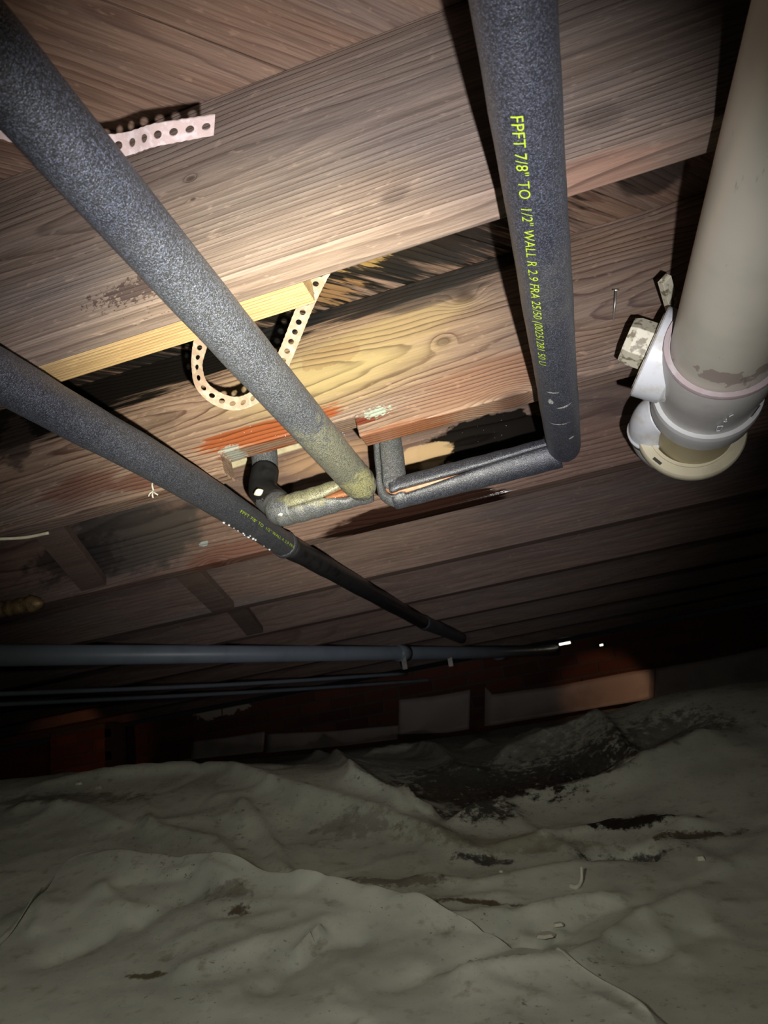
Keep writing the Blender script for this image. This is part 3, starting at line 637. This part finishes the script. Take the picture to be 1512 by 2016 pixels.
bend = smoothpath([(xm1 + .025, Ym, .385), (xm1 + .004, Ym + .002, .386), (xm1 - .004, Ym + .012, .40), (leg_x + .004, 1.0, .45), (leg_x, 1.03, .52), (leg_x, 1.03, zt)], 9)
mesh('foam_sleeve', *tube(bend, RO * .94, 40, bump=.02, seed=6), M['foam_d'], pm, smooth=True)
tp = smoothpath([(xm1 - .004, Ym + .014, .402), (leg_x + .004, 1.0, .45), (leg_x, 1.026, .497)], 8)
mesh('tape_wrap', *tube(tp, RO * .99, 40, bump=.012, seed=7), M['tape'], pm, smooth=True)
mesh('copper_tube', *tube(lerp_path((xm0, Ym, .388), (xm1, Ym + .004, .385), 20), RC, 20), M['copper'], pm, smooth=True)
for u, v, w_, y_ in ((508, 968, .007, .925), (556, 1008, .012, .93)):
    c = at(u, v, 1, y_); mesh('foam_scrap', *tube(lerp_path(c - np.array([w_, 0, .003]), c + np.array([w_, .004, .002]), 6), [.001, .004, .006, .006, .004, .001], 10, bump=.1, seed=int(u)), M['white_bit'], pm, smooth=True)

# left pipe --------------------------------------------------
pl_ = empty('insulated_pipe', (-.45, .6, .387), 'long black foam pipe at left running away under the joists to the far drain pipe', 'pipe', 'black foam insulated water pipes')
cl = [(-150, 655, .387), (0, 740, .387), (159, 830, .388), (315, 916, .392), (454, 1002, .405), (560, 1072, .418)]
Pl = smoothpath([np.array([-.435, -.25, .387]), np.array([-.435, .0, .387])] + [at(u, v, 2, z) for u, v, z in cl], 14)
mesh('foam_sleeve', *tube(Pl, RO, 44, bump=.014, seed=8), M['foam'], pl_, smooth=True)
pj = at(560, 1072, 2, .418); a_, b_ = Pl[-3], Pl[-1]; d_ = (b_ - a_) / np.linalg.norm(b_ - a_)
mesh('foam_collar', *tube([b_ - d_ * .012, b_ - d_ * .004, b_ + d_ * .004, b_ + d_ * .008], [RO * 1.03, RO * 1.1, RO * 1.1, RO * .9], 40), M['foam'], pl_, smooth=True)
cl2 = [(566, 1075, .418), (620, 1104, .418), (700, 1150, .42), (770, 1190, .42), (832, 1225, .42)]
P2 = smoothpath([at(u, v, 2, z) for u, v, z in cl2], 10)
mesh('foam_sleeve', *tube(P2, np.linspace(RO * .95, RO * .9, len(P2)) * (1 + .03 * np.sin(np.arange(len(P2)) * .7)), 36, bump=.012, seed=9), M['tape'], pl_, smooth=True)
P3 = smoothpath([at(u, v, 2, z) for u, v, z in [(832, 1225, .42), (870, 1240, .42), (908, 1256, .425)]], 8)
mesh('foam_sleeve', *tube(P3, np.r_[RO * 1.0, RO * 1.08, np.full(len(P3) - 2, RO * .95)], 32, bump=.01, seed=10), M['foam'], pl_, smooth=True)
def left_axis(y): return np.array([np.interp(y, Pl[:, 1], Pl[:, k]) for k in range(3)])
text_on_pipe('FPFT 7/8" TO  1/2" WALL R 2.9 FRA', left_axis, RO * 1.02, lambda y: -.62, at(455, 1000, 2, .40)[1], .0066, M['ink'], pl_, length=at(566, 1072, 2, .418)[1] - at(455, 1000, 2, .40)[1] - .012)
# beads of water under the left pipe
M['water'] = bpy.data.materials.new('water_clear'); M['water'].use_nodes = True; b_n = M['water'].node_tree.nodes['Principled BSDF']
b_n.inputs['Roughness'].default_value = .03; b_n.inputs['Transmission Weight'].default_value = .5; b_n.inputs['IOR'].default_value = 1.33; b_n.inputs['Base Color'].default_value = (.9, .93, 1, 1)
def ball(c, r, seg=8, sq=1):
    prof = [(-r * math.cos(a) * sq, max(r * math.sin(a), 1e-5)) for a in np.linspace(0, math.pi, 6)]
    return lathe(c, (0, 0, 1), prof, seg, up=(1, 0, 0))
def on_left(y, ang, r=RO): 
    c = left_axis(y); return np.array([c[0] + math.cos(ang) * r, y, c[2] + math.sin(ang) * r])
dr = [ball(on_left(y, a + rng.normal(0, .08)), r) for y, a, r in [(.93, -1.95, .0022), (.945, -1.9, .0018), (.985, -2.0, .0014), (1.0, -1.95, .0018), (1.02, -1.8, .0016), (1.03, -1.9, .0024), (1.04, -1.75, .0024), (1.05, -1.85, .002), (1.13, -1.8, .0022), (1.10, -1.9, .0012), (1.015, -2.05, .0018), (.965, -2.05, .0012)]]
o = mesh('water_drops', *join(dr), M['water'], pl_, smooth=True, kind='stuff')
# drop-like glints and foam crumbs along the damaged joist's lower edge
def drops(n, fu, parent):
    L = [ball(fu(), random.uniform(.0003, .0007), 6) for k in range(n)]
    mesh('water_drops', *join(L), M['water'], parent, smooth=True, kind='stuff')
def f2():
    u = random.uniform(430, 690); return at(u, 884 + (u - 430) * -.05 + random.uniform(-45, 2) * (1 if u < 620 else .6), 1, jy(2))
def f3():
    u = random.uniform(800, 1000); return at(u, 866 - (u - 800) * .26 + random.uniform(4, 60), 1, jy(3))
def f4():
    u = random.uniform(560, 680); return at(u, 1004 - (u - 560) * .25 + random.uniform(-4, 2), 1, Ym - .012)
drops(22, f2, joists[1]); drops(26, f3, joists[2]); drops(20, f4, pm)

# ------------------------------------------------------------------ perforated straps
M['strap'] = plain('strap_dusty_plastic', (.22, .155, .11), .6, sc=90, c2=(.30, .26, .20), bump=.4)
M['strap_w'] = plain('strap_pale_plastic', (.50, .38, .34), .6, sc=120, c2=(.62, .52, .50), bump=.4)
def strap(pts, wd, mat, label, parent=None, n=10, rag=0, **k):
    P = smoothpath(pts, n); W = np.array([np.array([np.interp(i / (len(P) - 1), np.linspace(0, 1, len(wd)), [q[c] for q in wd]) for c in range(3)]) for i in range(len(P))])
    V, Fc = strap_mesh(P, W, rag=rag, **k)
    return mesh('perforated_strap', V, Fc, mat, parent, label=label, cat='strap', group='perforated pipe hanger straps')
ZA = .475
sa = [at(u, v, 2, ZA + dz) for u, v, dz in [(422, 246, 0), (350, 258, 0), (300, 267, .002), (235, 286, .01), (120, 290, .01), (10, 250, .005), (-40, 238, 0)]]
upA = at(330, 240, 2, ZA) - at(330, 275, 2, ZA)
vw = ray(330, 260); wA = np.cross(np.cross(vw, upA), vw); wA /= np.linalg.norm(wA)
strap(sa, [upA / np.linalg.norm(upA), wA], M['strap_w'], 'pale perforated strap, torn off, behind the middle pipe near the top joist', rag=.0006, width=.018)
# U loop hanging behind the middle pipe
def atd(u, v, depth): r = ray(u, v); return r * depth / (r @ fwd)
Us = [(637, 530, .735), (625, 552, .744), (598, 610, .77), (566, 690, .80), (540, 745, .82), (512, 775, .83), (470, 794, .82), (430, 786, .81), (398, 760, .80), (388, 725, .79), (392, 690, .775), (402, 650, .76), (410, 610, .74)]
Up = [atd(*q) for q in Us]
wr = [right * .93 + down * .32] * 3 + [right * .9 + down * .35, right * .8 + down * .4 + fwd * .3, right * .2 + down * .75 + fwd * .5, right * -.25 + down * .8 + fwd * .45, right * -.6 + down * .7 + fwd * .35, right * -.85 + down * .3 + fwd * .5, right * -.8 + down * .1 + fwd * .6, right * -.9 - down * .1 + fwd * .3, right * -.93 - down * .1, right * -.93]
strap(Up, wr, M['strap'], 'dusty perforated strap hanging in a loop behind the middle pipe', rag=.0005, width=.0175)

# ------------------------------------------------------------------ big plastic drain pipe with its fittings
M['pvc'] = plain('drain_plastic_pale', (.40, .36, .28), .38, var=.18, sc=12, bump=.15, c2=(.34, .30, .24))
M['pvc_grey'] = plain('drain_plastic_grey', (.50, .485, .45), .3, var=.12, sc=20, bump=.05)
M['pvc_white'] = plain('drain_plastic_white', (.70, .72, .74), .32, sc=55, c2=(.62, .60, .54), bump=.08)
M['pvc_ring'] = plain('drain_plastic_ring', (.68, .68, .66), .3, var=.1, sc=20, bump=.05)
M['pvc_cream'] = plain('drain_plastic_cream', (.66, .60, .42), .4, var=.15, sc=30)
M['pvc_tan'] = plain('drain_plastic_tan', (.42, .35, .19), .4, var=.25, sc=18)
M['pvc_dirty'] = plain('drain_plastic_dirty', (.62, .58, .44), .5, sc=90, c2=(.22, .19, .12), cut=(.5, .62))
M['primer'] = plain('purple_primer', (.52, .42, .42), .35, sc=40, c2=(.62, .58, .57))
t = NT('drain_plastic_scuffed'); nA = t.noise(t.scl(60, 14, 60), 1, 4, .6); nB = t.noise(t.pos, 10, 3, .6)
c_ = t.mix(t.ss(nB, .4, .7), (.60, .56, .46), (.53, .505, .41))
c_ = t.mix(t.ss(nA, .66, .72, 0, .7), c_, (.22, .19, .15)); mk = t.blob('yz', (.74, .330), (.014, .012), .1, 1.6, t.noise(t.scl(60, 45, 60), 1, 2, .5)); c_ = t.mix(t.f('MULTIPLY', mk, .6), c_, (.25, .17, .15))
mk = t.blob('yz', (.775, .36), (.02, .12), .6, .5, nA); c_ = t.mix(t.f('MULTIPLY', mk, .3), c_, (.50, .40, .38)); t.bump(nA, .15, .0006); M['pvc_sc'] = t.fin(c_, .36)
DX, DZ, DR = .252, .378, .0572
dp = empty('drain_pipe', (DX, .8, DZ), 'large cream-grey plastic drain pipe along the right with a branch fitting and end ring', 'pipe')
yd = (0, 1, 0)
mesh('pipe', *tube(lerp_path((DX + .006, -.25, DZ), (DX, .785, DZ), 40), DR, 64, caps=False), M['pvc_sc'], dp, smooth=True)
def sm(o, a=.6):
    m = o.modifiers.new('edge', 'EDGE_SPLIT'); m.split_angle = a; return o
hub = sm(mesh('branch_fitting', *lathe((DX, 0, DZ), yd, [(.772, .0575), (.772, .0630), (.775, .0642), (.835, .0642), (.842, .063), (.885, .0605), (.905, .060), (.905, .0515)]), M['pvc_grey'], dp, smooth=True))
sm(mesh('hub_rim', *lathe((DX, 0, DZ), yd, [(.7745, .0580), (.7705, .0590), (.7705, .0642), (.7745, .0648), (.778, .0642)]), M['primer'], hub, smooth=True))
sm(mesh('hub_ring', *lathe((DX, 0, DZ), yd, [(.886, .0600), (.886, .0660), (.893, .0672), (.895, .0672), (.926, .0655), (.930, .0640), (.930, .050)]), M['pvc_ring'], hub, smooth=True))
sm(mesh('tail_pipe', *lathe((DX, 0, DZ), yd, [(.90, .0535), (1.035, .0535)]), M['pvc_tan'], dp, smooth=True))
fl_prof = [(1.010, .0540), (1.010, .0590), (1.0125, .0590), (1.0125, .0605), (1.010, .0605), (1.010, .0725), (1.013, .0745), (1.024, .0745), (1.026, .0735), (1.026, .052)]
fl = sm(mesh('end_ring', *lathe((DX - .003, 0, DZ + .002), yd, fl_prof, 72), M['pvc_cream'], dp, smooth=True))
M['dark'] = plain('slot_dark', (.05, .045, .03), .8)
for a in (212,):
    ar = math.radians(a); c = np.array([DX - .003 + math.cos(ar) * .068, 1.0095, DZ + .002 + math.sin(ar) * .068]); tg = np.array([-math.sin(ar), 0, math.cos(ar)]); nr = np.array([math.cos(ar), 0, math.sin(ar)])
    pts = [c + tg * x + nr * y for x, y in ((-.007, -.0022), (.007, -.0022), (.007, .0022), (-.007, .0022))]
    mesh('slot', pts + [p + np.array([0, -.0006, 0]) for p in pts], [(0, 1, 2, 3), (7, 6, 5, 4), (0, 4, 5, 1), (1, 5, 6, 2), (2, 6, 7, 3), (3, 7, 4, 0)], M['dark'], fl)
# raised marks on the hub: a small arrow and cast lettering strokes
def hub_pt(y, ang, r=.0668): return np.array([DX + math.cos(ang) * r, y, DZ + math.sin(ang) * r])
def hub_bar(y0, a0, y1, a1, wd, r, parent, mat, name):
    n = 6; P = [hub_pt(y0 + (y1 - y0) * k / n, a0 + (a1 - a0) * k / n, r) for k in range(n + 1)]; return mesh(name, *tube(P, wd, 6), mat, parent, smooth=True)
arrow = [hub_pt(.872, -1.02, .0630), hub_pt(.862, -1.0, .0640), hub_pt(.866, -.78, .0630)]
mesh('arrow_mark', arrow + [p * np.array([1, 1, 1]) + (p - np.array([DX, p[1], DZ])) * .03 for p in arrow], [(0, 1, 2), (5, 4, 3), (0, 3, 4, 1), (1, 4, 5, 2), (2, 5, 3, 0)], M['pvc_white'], hub)
for args in ((.848, -1.78, .848, -1.70), (.848, -1.70, .862, -1.70), (.862, -1.70, .862, -1.78), (.862, -1.78, .848, -1.78), (.835, -1.72, .835, -1.66), (.828, -1.69, .840, -1.68), (.822, -1.66, .818, -1.60)):
    hub_bar(*args, .0008, .0655, hub, M['pvc_white'], 'cast_mark')
# branch socket to the left with a square clean-out plug
bc = np.array([DX, .845, DZ + .004])
ba = np.array([-.80, -.12, .58]); ba /= np.linalg.norm(ba)
br = sm(mesh('branch_socket', *lathe(bc, ba, [(.0, .048), (.042, .052), (.046, .056), (.078, .058), (.080, .056), (.080, .040)]), M['pvc_white'], dp, smooth=True))
sm(mesh('socket_face', *lathe(bc, ba, [(.0795, .050), (.0815, .048), (.0815, .002)]), M['pvc_dirty'], br, smooth=True))
def oct_plug(c, ax, r, h, mat, parent, name, sides=8, rot=0):
    v, f = lathe(c, ax, [(0, .001), (0, r), (h * .75, r), (h, r * .9), (h, .001)], sides); return mesh(name, v, f, mat, parent, bevel=.0008)
pc = at(1266, 682, 1, .80)
oct_plug(bc + ba * .074 + np.array([0, -.006, .004]), ba, .030, .034, M['pvc_dirty'], br, 'cleanout_plug', 6)
# second small elbow leading away below the branch
ec = [atd(1308, 815, .985), atd(1290, 822, 1.0), atd(1280, 845, 1.03), atd(1288, 872, 1.07), atd(1305, 890, 1.10)]
el = mesh('elbow', *tube(smoothpath(ec, 8), .030, 36), M['pvc_white'], dp, smooth=True)
mesh('elbow_ring', *tube([ec[2] + (ec[3] - ec[2]) * -.05, ec[2] + (ec[3] - ec[2]) * .25], .0325, 36), M['pvc_white'], el, smooth=True)
# stick of plastic standing up beside the hub
a_, b_ = atd(1308, 549, .87), atd(1330, 632, .93); d_ = (b_ - a_); dl = d_ / np.linalg.norm(d_); sx = np.cross(dl, fwd); sx /= np.linalg.norm(sx); sy = np.cross(dl, sx)
v = [p + sx * i * .0075 + sy * j * .0045 for p in (a_, b_) for i in (-1, 1) for j in (-1, 1)]
mesh('shim_stick', v, [(0, 1, 3, 2), (4, 6, 7, 5), (0, 4, 5, 1), (2, 3, 7, 6), (0, 2, 6, 4), (1, 5, 7, 3)], M['pvc_dirty'], label='short cream plastic stick wedged beside the drain fitting', cat='stick', bevel=.0006)

# ------------------------------------------------------------------ small things
M['steel'] = plain('steel_dull', (.45, .42, .38), .4, .8, bump=0)
n0, n1 = at(1208, 628, 1, jy(2)), atd(1213, 572, .985)
nl = empty('nail', n0, 'bent steel nail sticking out of the second joist right of the lettered pipe', 'nail')
mesh('shank', *tube([n0 + (n0 - n1) * .1, n1], .0016, 10), M['steel'], nl, smooth=True)
mesh('head', *tube([n1, n1 + (n1 - n0) / np.linalg.norm(n1 - n0) * .0014], .0046, 16), M['steel'], nl, smooth=False)
# web of white fluff hanging off the joist near the left pipe
c = at(305, 968, 1, jy(2)); wv = []
for dx, dz in ((-.008, -.008), (.009, -.010), (.0, -.013), (.001, .014)): wv.append(tube(smoothpath([c + np.array([0, -.004, 0]), c + np.array([dx * .5, -.008, dz * .6]), c + np.array([dx, -.006, dz])], 4), .0012, 6, bump=.2))
mesh('fluff', *join(wv), M['white_bit'], smooth=True, label='tiny white star-shaped tuft hanging below the left pipe', cat='debris')
# pale sticks seen through the notch (lath behind the second joist)
M['lath'] = plain('pale_lath', (.62, .55, .36), .7, sc=30)
for (u0, v0, u1, v1, lab) in ((444, 920, 600, 872, 'pale thin stick crossing behind the notch'),):
    a, b = at(u0 - 20, v0 + 6, 1, 1.329), at(u1 + 40, v1 - 10, 1, 1.329)
    v = [p + np.array([0, j, i]) for p in (a, b) for i in (-.007, .007) for j in (-.003, .003)]
    mesh('lath_stick', v, [(0, 1, 3, 2), (4, 6, 7, 5), (0, 4, 5, 1), (2, 3, 7, 6), (0, 2, 6, 4), (1, 5, 7, 3)], M['lath'], label='pale thin lath running behind the notch in the damaged joist', cat='stick', bevel=.0006)
# wooden cross braces between the joists
M['brace'] = wood('wood_brace', 8, (.21, .145, .11), (.12, .07, .052), (.2, .1), .006, .004, [], [], (1.5, .5), ringmix=.5)
def brace(a, b, w, t_, lab):
    a, b = np.asarray(a), np.asarray(b); d = b - a; d /= np.linalg.norm(d); sx = np.array([1., 0, 0]); sy = np.cross(d, sx); sy /= np.linalg.norm(sy)
    v = [p + sx * i * w / 2 + sy * j * t_ / 2 for p in (a, b) for i in (-1, 1) for j in (-1, 1)]
    mesh('cross_brace', v, [(0, 1, 3, 2), (4, 6, 7, 5), (0, 4, 5, 1), (2, 3, 7, 6), (0, 2, 6, 4), (1, 5, 7, 3)], M['brace'], label=lab, cat='brace', group='wooden braces between joists', bevel=.001)
def br_(uv0, z0, uv1, z1, n, w, lab):
    a = at(*uv0, 1, jy(n) + TH + .01); b = at(*uv1, 1, jy(n + 1) - .006); a[2] = max(min(a[2], z0 + .2), HB); brace(a, b, w, .02, lab)
br_((75, 1010), .5, (185, 1150), .47, 2, .065, 'reddish wooden brace between the second and third joist at left')
br_((345, 1100), .5, (440, 1196), .47, 3, .065, 'wooden brace between the third and fourth joist left of centre')
br_((450, 1175), .5, (502, 1243), .47, 4, .060, 'dim wooden brace between the fourth and fifth joist')
# pale cable at the left edge
P = smoothpath([at(-60, 1062, 2, .452), at(0, 1061, 2, .452), at(50, 1058, 2, .452), at(96, 1049, 2, .452)], 8)
mesh('cable', *tube(P, .0028, 10), M['pvc_cream'], smooth=True, label='thin pale cable under the joists at the left edge', cat='cable')
# crumpled wrapped pipe end at the left edge
M['foil'] = plain('crumpled_wrap_brown', (.30, .20, .09), .35, .3, sc=60, c2=(.12, .08, .04), bump=.6, bd=.002)
a_, b_ = at(-90, 1216, 1, 1.29), at(84, 1186, 1, 1.29); P = lerp_path(a_, b_, 50)
rr = .0155 * (1 + .18 * np.abs(np.sin(np.arange(50) * .55)) + .06 * rng.normal(size=50)); rr[-4:] *= [.9, .75, .5, .2]
mesh('wrapped_pipe', *tube(P, rr, 28, bump=.06, seed=21), M['foil'], smooth=True, label='crinkled brown paper-wrapped pipe end at the left edge', cat='pipe')
# thin grey drain pipe running diagonally below the far joists, and two thin lines below it
M['grey_pipe'] = plain('pipe_blue_grey', (.24, .28, .32), .4, sc=10, var=.15)
a_, b_, c_2 = at(-260, 1292, 2, .425), at(930, 1285, 2, .425), at(1095, 1280, 2, .425)
gp = empty('drain_pipe', (a_ + b_) / 2, 'blue-grey pipe running level across the dark background', 'pipe')
mesh('pipe', *tube([a_, b_, c_2], .029, 28), M['grey_pipe'], gp, smooth=True)
for u in (792, 985):
    p = at(u, 1286, 2, .425); d = (b_ - a_) / np.linalg.norm(b_ - a_); mesh('coupling', *tube([p - d * .03, p + d * .03], .034, 28), M['grey_pipe'], gp, smooth=True)
for k, (p0, p1, lab) in enumerate([((-150, 1372), (800, 1326), 'upper thin dark line below the blue-grey pipe'), ((-100, 1392), (900, 1335), 'lower thin dark line below the blue-grey pipe')]):
    a, b = at(*p0, 2, .40), at(*p1, 2, .40); m_ = (a + b) / 2 - np.array([0, 0, .01])
    mesh('thin_pipe', *tube(smoothpath([a, m_, b], 12), .008, 12), M['grey_pipe'], smooth=True, label=lab, cat='pipe', group='thin lines in the dark background')
for u, v0, v1, lab in ((793, 1296, 1318, 'small metal strap hanging from the blue-grey pipe, left one'), (884, 1297, 1312, 'small metal strap below the blue-grey pipe, right one')):
    yh = at(u, 1286, 2, .425)[1] - .03; a, b = at(u, v0 - 8, 1, yh), at(u + 3, v1, 1, yh); v, f = box(a[0] - .010, a[0] + .010, yh, yh + .003, b[2], a[2]); mesh('hanger_strap', v, f, M['steel'], gp)
# bits lying on the plastic
def chip(u, v, r, mat, lab, n=5, flat=.45, pts=None):
    x, y = ground(u, v); z = float(surf(np.array([x]), np.array([y]))[0])
    if v > 1790: z += .004
    g = np.random.default_rng(int(u)); th = np.linspace(0, 2 * np.pi, n, endpoint=False) + g.random(n) * .4; rad = r * (.7 + .5 * g.random(n))
    V = [(x + math.cos(a) * q, y + math.sin(a) * q, z - .001) for a, q in zip(th, rad)] + [(x + math.cos(a) * q * .7, y + math.sin(a) * q * .7, z + r * flat) for a, q in zip(th, rad)]
    f = [tuple(range(n))[::-1], tuple(range(n, 2 * n))] + [(i, (i + 1) % n, (i + 1) % n + n, i + n) for i in range(n)]
    mesh('debris_chip', V, f, mat, label=lab, cat='debris', group='small chips lying on the plastic', bevel=.0004)
chip(1384, 1708, .007, M['white_bit'], 'whitish chip on the plastic below the drain pipe'); chip(1072, 1830, .010, M['white_bit'], 'flat white scrap on the plastic, lower right of centre', 7, .12)
chip(1100, 1826, .007, M['white_bit'], 'smaller white scrap right beside the flat white scrap', 6, .2); chip(155, 1549, .007, M['white_bit'], 'left of two pale crumbs on the hump'); chip(195, 1550, .007, M['white_bit'], 'right of two pale crumbs on the hump')
chip(987, 1714, .004, M['white_bit'], 'tiny white crumb at the end of the long fold'); chip(336, 1687, .004, M['soil'], 'round dark crumb left of centre on the plastic'); chip(1024, 1893, .004, M['soil'], 'dark crumb at lower right on the plastic')
x, y = ground(1145, 1752); z = float(surf(np.array([x]), np.array([y]))[0])
mesh('curled_scrap', *tube(smoothpath([(x - .010, y, z + .002), (x - .004, y - .004, z + .001), (x + .002, y, z + .006), (x + .005, y + .002, z + .018)], 6), np.linspace(.0028, .0014, 19), 8), M['white_bit'], smooth=True, label='curled white scrap standing up on the plastic, right of centre', cat='debris')
